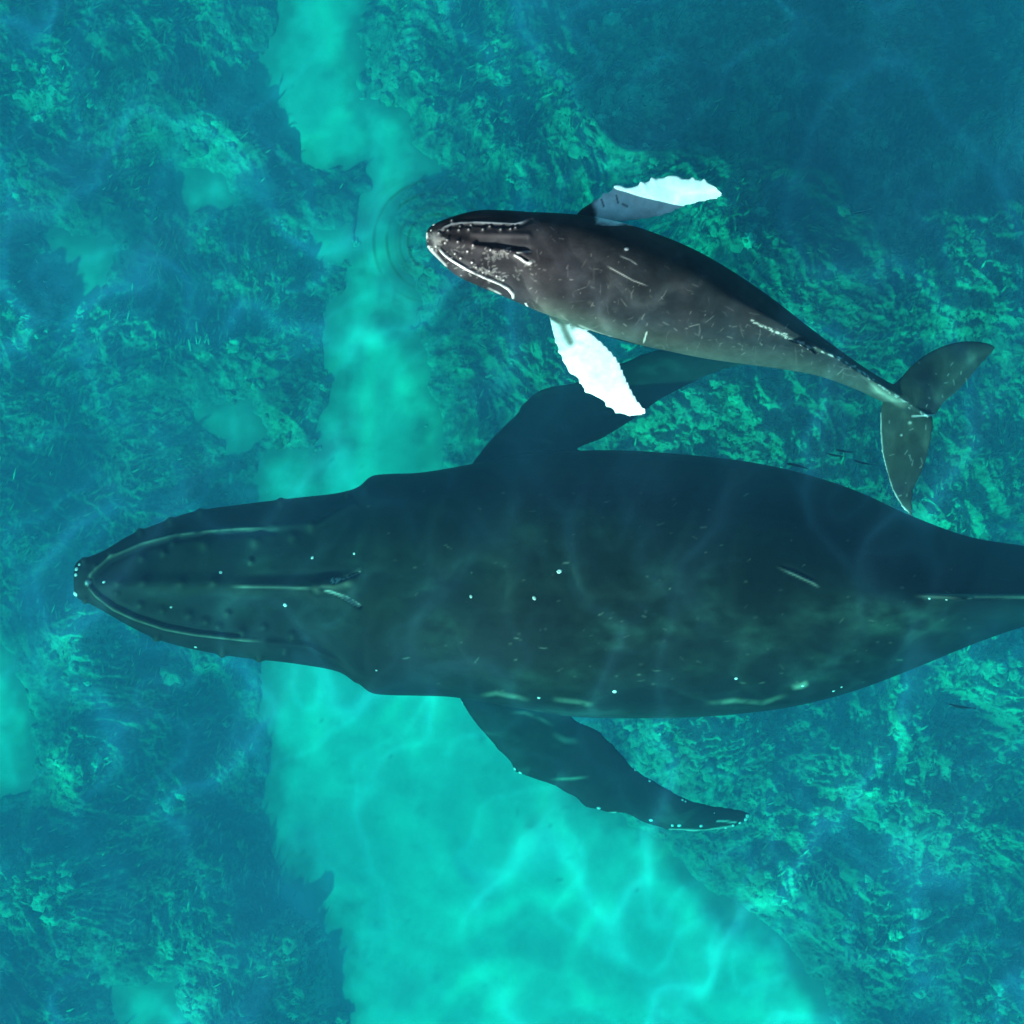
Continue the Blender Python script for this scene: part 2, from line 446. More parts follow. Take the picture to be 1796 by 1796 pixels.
def make_rubble():
    """coral heads, knobs and broken rock, far too many to count"""
    nlat, nlon = 9, 14
    th = np.linspace(0.12, math.pi * 0.62, nlat)[:, None]; ph = (2 * math.pi * np.arange(nlon) / nlon)[None, :]
    base = np.stack([np.sin(th) * np.cos(ph), np.sin(th) * np.sin(ph), np.cos(th) + 0 * ph], -1).reshape(-1, 3)
    bf = []
    for i in range(nlat - 1):
        for j in range(nlon):
            k = (j + 1) % nlon
            bf.append((i * nlon + j, (i + 1) * nlon + j, (i + 1) * nlon + k, i * nlon + k))
    cap = [(0, a, a + 1, a + 2) for a in range(1, nlon - 2, 2)]
    bf = np.array(bf + cap)
    n = 9000
    x = rng.uniform(-9.6, 9.6, n); y = rng.uniform(-9.6, 9.6, n)
    px, py, s, h, big, lump, fine, st, coral_w, weed_w, ang = reef_fields(x, y)
    cl = fbm(x * 0.9 + 2, y * 0.9, 4, 72, 0.6)
    east = sstep(700, 1250, px) * sstep(350, 800, py)
    keep = ((s < -12) | (rng.rand(n) < 0.035)) & (rng.rand(n) < np.clip(0.10 + 1.0 * coral_w + 1.1 * cl + 0.3 * east - 0.5 * weed_w, 0.02, 1))
    x, y, h, coral_w = x[keep], y[keep], h[keep], coral_w[keep]
    n = len(x)
    r = 0.025 + 0.09 * rng.rand(n) ** 3.0 + 0.04 * rng.rand(n)
    sc = np.stack([r * rng.uniform(0.7, 1.5, n), r * rng.uniform(0.7, 1.5, n), r * rng.uniform(0.5, 1.3, n)], 1)
    a = rng.uniform(0, 6.28, n)
    V = base[None] * sc[:, None, :]
    w = 1 + 0.55 * vnoise(base[None, :, 0] * 2.2 + rng.rand(n)[:, None] * 90, base[None, :, 1] * 2.2 + base[None, :, 2] + rng.rand(n)[:, None] * 90, 5)
    V = V * w[..., None]
    ca, sa = np.cos(a)[:, None], np.sin(a)[:, None]
    X = V[..., 0] * ca - V[..., 1] * sa + x[:, None]; Y = V[..., 0] * sa + V[..., 1] * ca + y[:, None]
    Z = V[..., 2] + (h - 0.35 * r)[:, None]
    F = (bf[None] + (np.arange(n) * len(base))[:, None, None]).reshape(-1, 4)
    me = mesh_np('coral_rubble', np.stack([X, Y, Z], -1).reshape(-1, 3), F)
    v = rng.uniform(0.25, 1.0, n) ** 1.6
    col = np.array([0.10, 0.13, 0.08]) + (np.array([0.55, 0.58, 0.38]) - np.array([0.10, 0.13, 0.08])) * (v * np.clip(0.35 + 0.7 * coral_w, 0, 1))[:, None]
    set_color(me, np.repeat(col, len(base), axis=0))
    o = link('coral_rubble', me, M_REEF)
    tag(o, 'knobbly pale coral heads and broken rubble strewn over the reef', 'coral rubble', kind='stuff')
make_reef()
make_weed()
make_rubble()

# ------------------------------------------------------------------ whales
def spline(vals, n):
    """Catmull-Rom through rows of vals, n samples"""
    v = np.asarray(vals, float)
    m = len(v)
    e = np.vstack([2 * v[0] - v[1], v, 2 * v[-1] - v[-2]])
    t = np.linspace(0, m - 1 - 1e-6, n)
    i = t.astype(int); u = (t - i)[:, None]
    p0, p1, p2, p3 = e[i], e[i + 1], e[i + 2], e[i + 3]
    return 0.5 * (2 * p1 + (p2 - p0) * u + (2 * p0 - 5 * p1 + 4 * p2 - p3) * u ** 2 + (3 * p1 - p0 - 3 * p2 + p3) * u ** 3)

def loft_body(st, n=300, m=72):
    """st rows: xt,yt,xb,yb,zc,hd,hv,exponent,ridge offset. hd and hv are in half-widths"""
    s = spline(st, n)
    co = np.zeros((n, m, 3))
    for i in range(n):
        xt, yt, xb, yb, zc, hd, hv, ex, off = s[i]
        A = P(xt, yt, zc); B = P(xb, yb, zc)
        c = (A + B) / 2; sv = (A - B) / 2; w = np.linalg.norm(sv)
        for j in range(m):
            ph = 2 * math.pi * j / m
            cs, sn = math.cos(ph), math.sin(ph)
            e = 2.0 / (ex if sn > 0 else 2.0)
            a = abs(cs) ** e * (1 if cs > 0 else -1); b = abs(sn) ** e * (1 if sn > 0 else -1)
            hgt = b * w * (hd if b > 0 else hv)
            co[i, j] = c + sv * a + sv * (off * max(0, b) ** 2 * (1 - abs(a))) + np.array([0, 0, hgt])
    verts = co.reshape(-1, 3)
    faces = []
    for i in range(n - 1):
        for j in range(m):
            k = (j + 1) % m
            faces.append((i * m + j, (i + 1) * m + j, (i + 1) * m + k, i * m + k))
    verts = np.vstack([verts, co[0].mean(0), co[-1].mean(0)])
    a, b = len(verts) - 2, len(verts) - 1
    tri = []
    for j in range(m):
        k = (j + 1) % m
        tri.append((a, j, k)); tri.append((b, (n - 1) * m + k, (n - 1) * m + j))
    return verts, faces, tri

def resample(pts, n):
    p = np.asarray(pts, float)
    p = spline(p, 400)
    d = np.concatenate([[0], np.cumsum(np.linalg.norm(np.diff(p, axis=0), axis=1))])
    t = np.linspace(0, d[-1], n)
    return np.stack([np.interp(t, d, p[:, k]) for k in range(p.shape[1])], 1)

def loft_blade(lead, trail, z0, z1, thick, n=160, m=28, scallop=0.0, seed=1, zmid=0.0, tilt=0.0, tip=0.25):
    """a flipper or fluke blade between two picture-plane curves, z running z0 -> z1. thick in metres at the root"""
    A = resample(lead, n); B = resample(trail, n)
    co = np.zeros((n, 2 * m, 3))
    for i in range(n):
        t = i / (n - 1)
        z = z0 + (z1 - z0) * t + zmid * math.sin(math.pi * t)
        a = P(A[i, 0], A[i, 1], z + tilt * (1 - 0.5 * t)); b = P(B[i, 0], B[i, 1], z - tilt * (1 - 0.5 * t))
        d = a - b
        w = np.linalg.norm(d)
        if scallop > 0 and w > 1e-6:
            k = max(0.0, math.sin(t * 62 + seed + 1.7 * math.sin(t * 23))) ** 1.0 * sstep(0.15, 0.3, t)
            a = a + d / w * scallop * (k - 0.4)
        th = thick * (1 - (1 - tip) * t) * min(1.0, w / 0.35 + 0.15)
        for j in range(2 * m):
            ph = math.pi * j / m
            u = 0.5 - 0.5 * math.cos(ph)           # 0 leading .. 1 trailing
            up = 1 if ph <= math.pi else -1
            prof = (math.sqrt(max(0, u)) * 1.25 * (1 - u) ** 0.75 * 1.25 + 0.10 * math.sin(math.pi * u) + 0.0)
            q = a + (b - a) * u
            q[2] += up * th * 0.5 * prof * 1.15
            co[i, j] = q
    mm = 2 * m
    verts = co.reshape(-1, 3); faces = []
    for i in range(n - 1):
        for j in range(mm):
            k = (j + 1) % mm
            faces.append((i * mm + j, (i + 1) * mm + j, (i + 1) * mm + k, i * mm + k))
    verts = np.vstack([verts, co[0].mean(0), co[-1].mean(0)])
    a_, b_ = len(verts) - 2, len(verts) - 1
    tri = []
    for j in range(mm):
        k = (j + 1) % mm
        tri.append((a_, j, k)); tri.append((b_, (n - 1) * mm + k, (n - 1) * mm + j))
    return verts, faces, tri

def fuse(pieces, voxel, smooth_it=4):
    V = []; F = []; o = 0
    for v, f, t in pieces:
        V.append(v)
        F += [tuple(i + o for i in q) for q in f] + [tuple(i + o for i in q) for q in t]
        o += len(v)
    me = bpy.data.meshes.new('tmp')
    me.from_pydata(np.vstack(V).tolist(), [], F)
    me.update()
    import bmesh
    bm = bmesh.new(); bm.from_mesh(me); bmesh.ops.recalc_face_normals(bm, faces=bm.faces); bm.to_mesh(me); bm.free()
    ob = bpy.data.objects.new('tmp', me); COL.objects.link(ob)
    md = ob.modifiers.new('r', 'REMESH'); md.mode = 'VOXEL'; md.voxel_size = voxel; md.adaptivity = 0
    ms = ob.modifiers.new('s', 'SMOOTH'); ms.factor = 0.5; ms.iterations = smooth_it
    dg = bpy.context.evaluated_depsgraph_get(); dg.update()
    out = bpy.data.meshes.new_from_object(ob.evaluated_get(dg))
    bpy.data.objects.remove(ob)
    out.polygons.foreach_set('use_smooth', np.ones(len(out.polygons), dtype=bool))
    return out

def get_co(me):
    a = np.empty(len(me.vertices) * 3, dtype=np.float32); me.vertices.foreach_get('co', a)
    return a.reshape(-1, 3).astype(float)
def get_no(me):
    me.update()
    a = np.empty(len(me.vertices) * 3, dtype=np.float32); me.vertex_normals.foreach_get('vector', a)
    return a.reshape(-1, 3).astype(float)
def set_co(me, co):
    me.vertices.foreach_set('co', co.astype(np.float32).ravel()); me.update()

class Skin:
    """marks laid on a whale's skin; positions are read off in picture pixels and baked to its vertices"""
    def __init__(self, me, base):
        self.me = me; self.co = get_co(me); self.no = get_no(me)
        self.px, self.py = to_px(self.co)
        self.up = sstep(-0.05, 0.15, self.no[:, 2])
        self.h = np.zeros(len(self.co))
        self.rgb = np.tile(np.array(base, float), (len(self.co), 1))
    def near(self, x0, y0, x1, y1, r):
        return np.where((self.px > x0 - r) & (self.px < x1 + r) & (self.py > y0 - r) & (self.py < y1 + r) & (self.up > 0))[0]
    def dot(self, x, y, r, h=0.0, col=None, a=1.0, soft=0.5, el=1.0):
        i = self.near(x, y, x, y, r * 2.2)
        if len(i) == 0: return
        d = np.hypot((self.px[i] - x) / el, self.py[i] - y) / r
        self.h[i] += h * np.exp(-d * d * 1.4) * self.up[i]
        if col is not None:
            w = a * sstep(1.0, 1 - soft, d) * self.up[i]
            self.rgb[i] += (np.array(col) - self.rgb[i]) * w[:, None]
    def line(self, pts, r, h=0.0, col=None, a=1.0, soft=0.5, taper=0.0, worn=0.0):
        xs = [p[0] for p in pts]; ys = [p[1] for p in pts]
        i = self.near(min(xs), min(ys), max(xs), max(ys), r * 2.5)
        if len(i) == 0: return
        d, t = seg_dist(self.px[i], self.py[i], pts)
        d = d / r
        fade = 1.0 if taper == 0 else sstep(0, taper, t) * sstep(1.0, 1 - taper, t)
        self.h[i] += h * np.exp(-d * d * 1.4) * self.up[i] * fade
        if col is not None:
            w = a * sstep(1.0, 1 - soft, d) * self.up[i] * fade
            if worn:
                w = w * np.clip(1 - worn + 2.2 * worn * (0.45 + fbm(self.co[i, 0] * 5, self.co[i, 1] * 5, 3, 300)), 0, 1)
            self.rgb[i] += (np.array(col) - self.rgb[i]) * w[:, None]
    def blend(self, w, col):
        self.rgb += (np.array(col) - self.rgb) * w[:, None]
    def done(self):
        set_co(self.me, self.co + self.no * self.h[:, None])
        set_color(self.me, np.clip(self.rgb, 0.005, 0.9))

def surface_point(bvh, px, py):
    o = Vector((0, 0, CAM_H)); q = Vector(P(px, py, -1.0).tolist())
    hit, nor, idx, dist = bvh.ray_cast(o, (q - o).normalized())
    return hit, nor

def barnacle_mesh(seed):
    """an acorn barnacle: ribbed low cone with an open top"""
    r_ = np.random.RandomState(seed)
    n, rings = 14, [(1.0, 0.0), (0.86, 0.28), (0.62, 0.52), (0.42, 0.60), (0.30, 0.48), (0.0, 0.40)]
    V = []
    wob = 1 + r_.uniform(-0.12, 0.12, n)
    for r, z in rings[:-1]:
        for j in range(n):
            a = 2 * math.pi * j / n
            rr = r * (1 + (0.09 if j % 2 else -0.06) * r) * wob[j]
            V.append((rr * math.cos(a), rr * math.sin(a), z))
    V.append((0, 0, rings[-1][1]))
    F = []
    for k in range(len(rings) - 2):
        for j in range(n):
            l = (j + 1) % n
            F.append((k * n + j, k * n + l, (k + 1) * n + l, (k + 1) * n + j))
    k = len(rings) - 2
    for j in range(n):
        F.append((k * n + j, k * n + (j + 1) % n, len(V) - 1))
    me = bpy.data.meshes.new('barnacle'); me.from_pydata(V, [], F); me.update()
    for p in me.polygons: p.use_smooth = True
    me.materials.append(M_BARN)
    return me
BARN = [barnacle_mesh(i) for i in range(4)]

def add_barnacles(root, bvh, spots):
    for k, (x, y, r) in enumerate(spots):
        hit, nor = surface_point(bvh, x, y)
        if hit is None:      # just off the outline: take the closest skin
            q = Vector(P(x, y, root['z_ref']).tolist())
            hit, nor, _, _ = bvh.find_nearest(q)
            if hit is None: continue
        o = bpy.data.objects.new('barnacle', BARN[k % 4])
        COL.objects.link(o); o.parent = root
        s = r * K * (CAM_H + 1) * random.uniform(0.6, 0.95)
        o.location = hit - root.location - nor * s * 0.12
        o.rotation_euler = nor.to_track_quat('Z', 'Y').to_euler()
        o.scale = (s * random.uniform(0.9, 1.2), s * random.uniform(0.8, 1.0), s * 0.9)

# ---- the mother
def make_mother():
    rows = [  # x, ytop, ybot, zc, hd, hv, exp, ridge
        (131, 992, 1042, -1.55, 0.50, 0.8, 2.3, 0),
        (137, 984, 1050, -1.56, 0.55, 0.9, 2.3, 0),
        (152, 978, 1056, -1.58, 0.55, 1.0, 2.3, 0),
        (185, 964, 1074, -1.62, 0.50, 1.0, 2.3, 0),
        (225, 940, 1097, -1.68, 0.46, 1.0, 2.3, 0),
        (275, 919, 1121, -1.74, 0.42, 0.95, 2.3, 0),
        (340, 897, 1139, -1.80, 0.42, 0.9, 2.3, 0),
        (420, 885, 1153, -1.86, 0.44, 0.9, 2.25, 0),
        (510, 874, 1163, -1.92, 0.50, 0.9, 2.2, 0),
        (590, 865, 1177, -1.97, 0.57, 0.9, 2.15, 0),
        (628, 854, 1198, -1.99, 0.59, 0.9, 2.15, 0),
        (652, 835, 1215, -2.01, 0.60, 0.9, 2.1, 0),
        (685, 831, 1219, -2.03, 0.62, 0.9, 2.1, 0),
        (735, 829, 1220, -2.06, 0.66, 0.9, 2.08, 0),
        (800, 819, 1223, -2.10, 0.72, 0.9, 2.05, 0),
        (900, 800, 1240, -2.15, 0.78, 0.9, 2.05, 0),
        (1000, 791, 1256, -2.20, 0.80, 0.9, 2.0, 0),
        (1100, 790, 1259, -2.24, 0.80, 0.9, 2.0, 0),
        (1200, 797, 1258, -2.26, 0.80, 0.9, 2.0, 0),
        (1300, 808, 1251, -2.26, 0.80, 0.9, 1.98, 0),
        (1400, 828, 1237, -2.24, 0.84, 0.92, 1.85, -0.02),
        (1500, 860, 1211, -2.22, 0.92, 0.95, 1.6, -0.05),
        (1600, 905, 1174, -2.22, 1.05, 1.0, 1.38, -0.08),
        (1700, 941, 1133, -2.24, 1.2, 1.15, 1.2, -0.12),
        (1796, 957, 1100, -2.28, 1.3, 1.3, 1.15, -0.15),
        (1900, 975, 1080, -2.35, 1.3, 1.4, 1.2, -0.1),
        (2020, 997, 1070, -2.45, 1.3, 1.4, 1.5, 0),
        (2130, 1008, 1066, -2.55, 1.0, 1.1, 1.7, 0),
        (2190, 1018, 1060, -2.6, 0.7, 0.7, 2.0, 0)]
    st = [(x, a, x, b, z - 0.05, hd, hv, ex, off) for x, a, b, z, hd, hv, ex, off in rows]
    body = loft_body(st)
    up = loft_blade([(800, 850), (832, 806), (862, 768), (900, 731), (933, 692), (960, 681), (1005, 671), (1060, 650), (1100, 632), (1130, 619), (1170, 613), (1230, 620), (1290, 630), (1340, 634)],
                    [(960, 850), (985, 810), (1012, 788), (1060, 768), (1105, 741), (1150, 708), (1190, 685), (1230, 665), (1280, 646), (1340, 637)],
                    -2.4, -2.3, 0.34, seed=2, scallop=0.02, zmid=0.0, tip=0.3)
    lo = loft_blade([(780, 1175), (806, 1226), (828, 1262), (862, 1302), (897, 1340), (905, 1354), (935, 1366), (975, 1380), (1010, 1400), (1022, 1412), (1060, 1424), (1095, 1426), (1130, 1444), (1180, 1456), (1235, 1458), (1285, 1450), (1313, 1436)],
                    [(960, 1180), (985, 1225), (1010, 1262), (1048, 1280), (1082, 1312), (1112, 1346), (1150, 1370), (1200, 1398), (1240, 1410), (1290, 1418), (1316, 1424)],
                    -2.55, -2.85, 0.34, seed=5, scallop=0.02, tip=0.3)
    fl1 = loft_blade([(2090, 1010), (2130, 960), (2190, 850), (2270, 760), (2330, 720)],
                     [(2230, 1035), (2250, 1000), (2290, 900), (2320, 800), (2335, 730)], -2.6, -2.6, 0.16, scallop=0)
    fl2 = loft_blade([(2090, 1062), (2130, 1110), (2190, 1220), (2270, 1310), (2330, 1350)],
                     [(2230, 1035), (2250, 1070), (2290, 1170), (2320, 1270), (2335, 1340)], -2.6, -2.6, 0.16, scallop=0)
    fin = loft_blade([(1560, 1046), (1600, 1046), (1640, 1046), (1664, 1047)], [(1700, 1046), (1690, 1046), (1684, 1047), (1676, 1047)],
                     -1.6, -1.6, 0.12, scallop=0)
    # the dorsal fin stands up: rebuild its heights from the blade's run
    v, f, t = fin
    n = 160; mm = 56
    for i in range(n):
        tt = i / (n - 1)
        for j in range(mm):
            q = v[i * mm + j]; dz = q[2] - (-1.6)
            v[i * mm + j] = (q[0], q[1] + dz * 1.2, -1.38 + 0.36 * tt)
    v[-2] = v[:mm].mean(0); v[-1] = v[(n - 1) * mm:n * mm].mean(0)
    me = fuse([body, up, lo, fl1, fl2, (v, f, t)], 0.021, 6)
    me.name = 'humpback_whale'
    sk = Skin(me, (0.0055, 0.0115, 0.0105))
    x, y = sk.co[:, 0], sk.co[:, 1]
    # dappled sunlight painted into the skin as pale blotches, over mottled charcoal
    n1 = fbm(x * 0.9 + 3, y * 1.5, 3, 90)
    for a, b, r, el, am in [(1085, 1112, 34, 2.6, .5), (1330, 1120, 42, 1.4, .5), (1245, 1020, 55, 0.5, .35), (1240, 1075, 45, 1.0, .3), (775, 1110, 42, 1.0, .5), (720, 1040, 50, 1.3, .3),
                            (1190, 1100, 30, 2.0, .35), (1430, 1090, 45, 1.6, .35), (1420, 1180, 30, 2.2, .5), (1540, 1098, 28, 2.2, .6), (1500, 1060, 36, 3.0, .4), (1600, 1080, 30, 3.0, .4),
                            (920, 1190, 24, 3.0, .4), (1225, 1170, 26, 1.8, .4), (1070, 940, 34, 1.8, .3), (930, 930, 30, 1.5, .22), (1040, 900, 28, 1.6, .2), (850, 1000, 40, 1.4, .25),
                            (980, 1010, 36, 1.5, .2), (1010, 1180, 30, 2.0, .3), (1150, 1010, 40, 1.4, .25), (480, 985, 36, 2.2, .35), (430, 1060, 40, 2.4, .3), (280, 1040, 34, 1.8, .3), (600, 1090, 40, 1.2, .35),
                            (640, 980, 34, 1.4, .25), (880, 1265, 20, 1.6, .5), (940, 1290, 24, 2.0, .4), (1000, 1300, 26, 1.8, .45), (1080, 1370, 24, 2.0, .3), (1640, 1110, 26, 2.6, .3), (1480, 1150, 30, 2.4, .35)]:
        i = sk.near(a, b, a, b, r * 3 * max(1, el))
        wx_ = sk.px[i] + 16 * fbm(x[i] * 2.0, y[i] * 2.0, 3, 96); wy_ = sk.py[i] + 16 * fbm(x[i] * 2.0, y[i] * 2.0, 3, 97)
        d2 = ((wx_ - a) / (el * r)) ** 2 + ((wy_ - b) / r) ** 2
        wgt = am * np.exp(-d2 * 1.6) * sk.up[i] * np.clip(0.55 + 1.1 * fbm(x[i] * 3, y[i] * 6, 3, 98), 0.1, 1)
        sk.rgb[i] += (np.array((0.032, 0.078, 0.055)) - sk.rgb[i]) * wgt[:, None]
    sk.blend(0.4 * sstep(-0.3, 0.5, n1) * sstep(1500, 500, sk.px), (0.016, 0.031, 0.017))
    sk.blend(0.25 * sstep(0.1, 0.6, fbm(x * 2.2, y * 7, 3, 95)), (0.005, 0.008, 0.009))
    flp = np.maximum(sstep(1228, 1262, sk.py) * (sk.px < 1400), sstep(800, 770, sk.py) * (sk.px < 1400))
    sk.blend(0.75 * flp, (0.016, 0.028, 0.022))
    fm = sstep(0.0, 0.45, fbm(x * 1.6 + 2, y * 3.0, 4, 140)) * sstep(0.95, 0.6, np.abs(vnoise(x * 1.5, y * 2.6, 141)) * 4)
    sk.blend(0.4 * fm * flp, (0.05, 0.10, 0.075))  # dappled light painted on the flippers as paler mottle
    # lips, blowholes, rostrum ridge
    lipc = (0.15, 0.19, 0.13)
    low = [(154, 1022), (158, 1031), (170, 1045), (199, 1067), (235, 1084), (289, 1102), (343, 1112), (416, 1120), (470, 1126), (542, 1133), (590, 1158), (625, 1190)]
    upl = [(154, 1020), (160, 1006), (191, 979), (249, 954), (307, 939), (365, 932), (416, 928), (480, 925), (560, 920), (620, 885)]
    sk.line([(p[0] + 3, p[1] - 6) for p in low[:8]], 5, -0.045, (0.02, 0.025, 0.02), 0.8, 0.7)
    sk.line(low[:9], 4.0, 0.04, lipc, 0.6, 0.9, 0.12, 0.5); sk.line(low[8:], 7, 0.035)
    sk.line([(p[0] + 3, p[1] + 7) for p in upl[:8]], 6, -0.03); sk.line(upl[:8], 3.4, 0.035, lipc, 0.55, 0.9, 0.12, 0.7); sk.line(upl[7:], 7, 0.03)
    sk.dot(154, 1022, 6, 0.03, (0.55, 0.6, 0.5), 0.9, 0.6)
    sk.line([(180, 1023), (300, 1024), (420, 1026), (520, 1029), (590, 1030)], 18, 0.05)
    sk.line([(400, 1013), (480, 1011), (560, 1008), (618, 1002)], 9, -0.022, (0.005, 0.008, 0.009), 0.5, 0.95, 0.25)
    sk.line([(400, 1028), (480, 1029), (560, 1031)], 4, 0.02, (0.16, 0.20, 0.14), 0.6, 0.8, 0.2)
    sk.line([(560, 1031), (590, 1026), (612, 1020)], 15, 0.08, (0.14, 0.17, 0.12), 0.35, 0.9)
    sk.line([(568, 1033), (585, 1036), (604, 1045), (620, 1055), (631, 1063)], 5, -0.05, (0.015, 0.02, 0.02), 0.9, 0.7)
    sk.line([(569, 1035), (584, 1038), (603, 1048), (618, 1057), (631, 1065)], 3.0, 0.0, (0.45, 0.5, 0.4), 0.8, 0.9, 0.1)
    sk.line([(590, 1020), (610, 1014), (630, 1002)], 4, -0.04, (0.015, 0.02, 0.02), 0.8, 0.7)
    sk.line([(600, 1017), (616, 1011), (630, 1003)], 1.8, 0.0, (0.3, 0.34, 0.28), 0.7, 0.7)
    for (a, b) in [((584, 1016), (588, 1021)), ((592, 1015), (594, 1021)), ((598, 1014), (597, 1020))]:
        sk.line([a, b], 2, 0.01, (0.5, 0.55, 0.45), 0.8, 0.6)
    # tubercles
    for (a, b, r) in [(208, 1023, 9), (253, 1021, 10), (318, 1023, 11), (376, 1021, 11), (303, 952, 7), (358, 955, 12), (448, 951, 13), (513, 943, 12),
                      (546, 926, 10), (287, 970, 8), (249, 979, 8), (246, 1061, 8), (285, 1070, 8), (332, 1079, 9), (361, 1090, 8), (383, 1099, 8),
                      (425, 1108, 8), (513, 1115, 9), (463, 1099, 7), (196, 972, 7), (148, 985, 7), (166, 992, 6), (150, 1052, 6), (205, 1040, 6), (400, 1075, 6), (440, 985, 6),
                      (500, 1142, 8), (300, 915, 8), (352, 900, 9), (246, 934, 8), (493, 881, 8), (610, 872, 8), (275, 1118, 7), (390, 1146, 8), (455, 1154, 8)]:
        sk.dot(a, b, r, 0.045, (0.05, 0.07, 0.045), 0.3, 0.9)
    # scars, specks and pale streaks
    R2 = np.random.RandomState(5)
    for k in range(60):
        a = R2.uniform(650, 1780); b = R2.uniform(870, 1200) + (a > 1450) * 20
        L = R2.uniform(4, 22); th = R2.normal(0, 0.5)
        sk.line([(a, b), (a + L * math.cos(th), b + L * math.sin(th))], R2.uniform(1.3, 2.2), 0, (0.12, 0.15, 0.11), R2.uniform(0.1, 0.6), 0.8, 0.3)
    for k in range(90):
        sk.dot(R2.uniform(640, 1780), R2.uniform(860, 1220), R2.uniform(1.5, 4), 0, (0.10, 0.12, 0.09), R2.uniform(0.1, 0.5), 0.9, 1.6)
    sk.line([(1358, 992), (1395, 1008), (1425, 1022), (1440, 1032)], 3.5, 0.02, (0.22, 0.26, 0.2), 0.8, 0.9, 0.3)
    sk.line([(1362, 987), (1400, 1002), (1432, 1018)], 4, -0.015, (0.02, 0.025, 0.025), 0.6, 0.9, 0.3)
    sk.line([(835, 1222), (870, 1215), (905, 1222), (935, 1228)], 7, 0.01, (0.13, 0.18, 0.12), 0.5, 0.95, 0.3, 0.8)
    sk.line([(960, 1225), (1010, 1230), (1045, 1238)], 7, 0.01, (0.13, 0.18, 0.12), 0.5, 0.95, 0.3, 0.8)
    sk.line([(1225, 1235), (1290, 1228), (1340, 1232), (1390, 1215)], 7, 0.01, (0.13, 0.18, 0.12), 0.5, 0.95, 0.3, 0.8)
    sk.line([(1385, 1206), (1405, 1203), (1420, 1196)], 8, 0.0, (0.26, 0.34, 0.22), 0.6, 0.95, 0.3, 0.6)
    sk.line([(1600, 1045), (1690, 1046), (1800, 1046), (1900, 1046)], 5, 0.02, (0.24, 0.28, 0.2), 0.5, 0.9, 0.1)
    sk.line([(890, 1250), (920, 1250), (950, 1262), (975, 1276)], 5, 0.0, (0.2, 0.25, 0.17), 0.4, 0.95, 0.3, 0.8)
    sk.line([(960, 1367), (1000, 1366), (1040, 1362)], 4, 0.0, (0.25, 0.33, 0.2), 0.6, 0.95, 0.4, 0.5)
    sk.line([(965, 1285), (990, 1298), (1020, 1302)], 8, 0, (0.2, 0.24, 0.18), 0.5, 0.9, 0.4)
    sk.line([(1258, 1440), (1290, 1442)], 2, 0, (0.5, 0.55, 0.45), 0.8, 0.7)
    sk.line([(1050, 1427), (1080, 1425)], 2.5, 0.01, (0.5, 0.55, 0.45), 0.8, 0.7)
    sk.line([(1175, 1455), (1235, 1457), (1285, 1449)], 2.5, 0.0, (0.4, 0.45, 0.36), 0.6, 0.7)
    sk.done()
    root = link('humpback_whale', me, M_WHALE)
    root['z_ref'] = -2.6
    tag(root, 'large dark adult humpback whale gliding below the small calf', 'whale')
    bvh = BVHTree.FromPolygons([v_.co.copy() for v_ in me.vertices], [tuple(p.vertices) for p in me.polygons])
    add_barnacles(root, bvh, [(387, 1004, 4.5), (548, 978, 5), (300, 1065, 4), (500, 1061, 6), (182, 1021, 3.5), (343, 1135, 4), (621, 971, 3), (660, 1176, 3),
        (134, 998, 6), (133, 1008, 4), (132, 1042, 6), (139, 990, 5), (981, 1002, 5.5), (826, 1046, 4), (937, 1049, 4.5), (945, 1224, 4), (1078, 1213, 4.5), (1291, 1190, 5),
        (901, 1350, 5), (911, 1360, 4), (808, 1234, 3), (1049, 1427, 5), (1142, 1447, 4), (1181, 1456, 4), (1194, 1458, 4), (1234, 1458, 5), (1273, 1452, 5), (1286, 1448, 5),
        (1298, 1443, 5), (1308, 1437, 5), (1311, 1431, 5), (1114, 1350, 3), (1145, 1366, 3), (1204, 1399, 4), (1209, 1402, 3), (1253, 1426, 2),
        (1630, 1050, 3), (1660, 1052, 2.5), (1476, 1205, 3), (1462, 1212, 3), (1408, 1203, 4)])
    return root

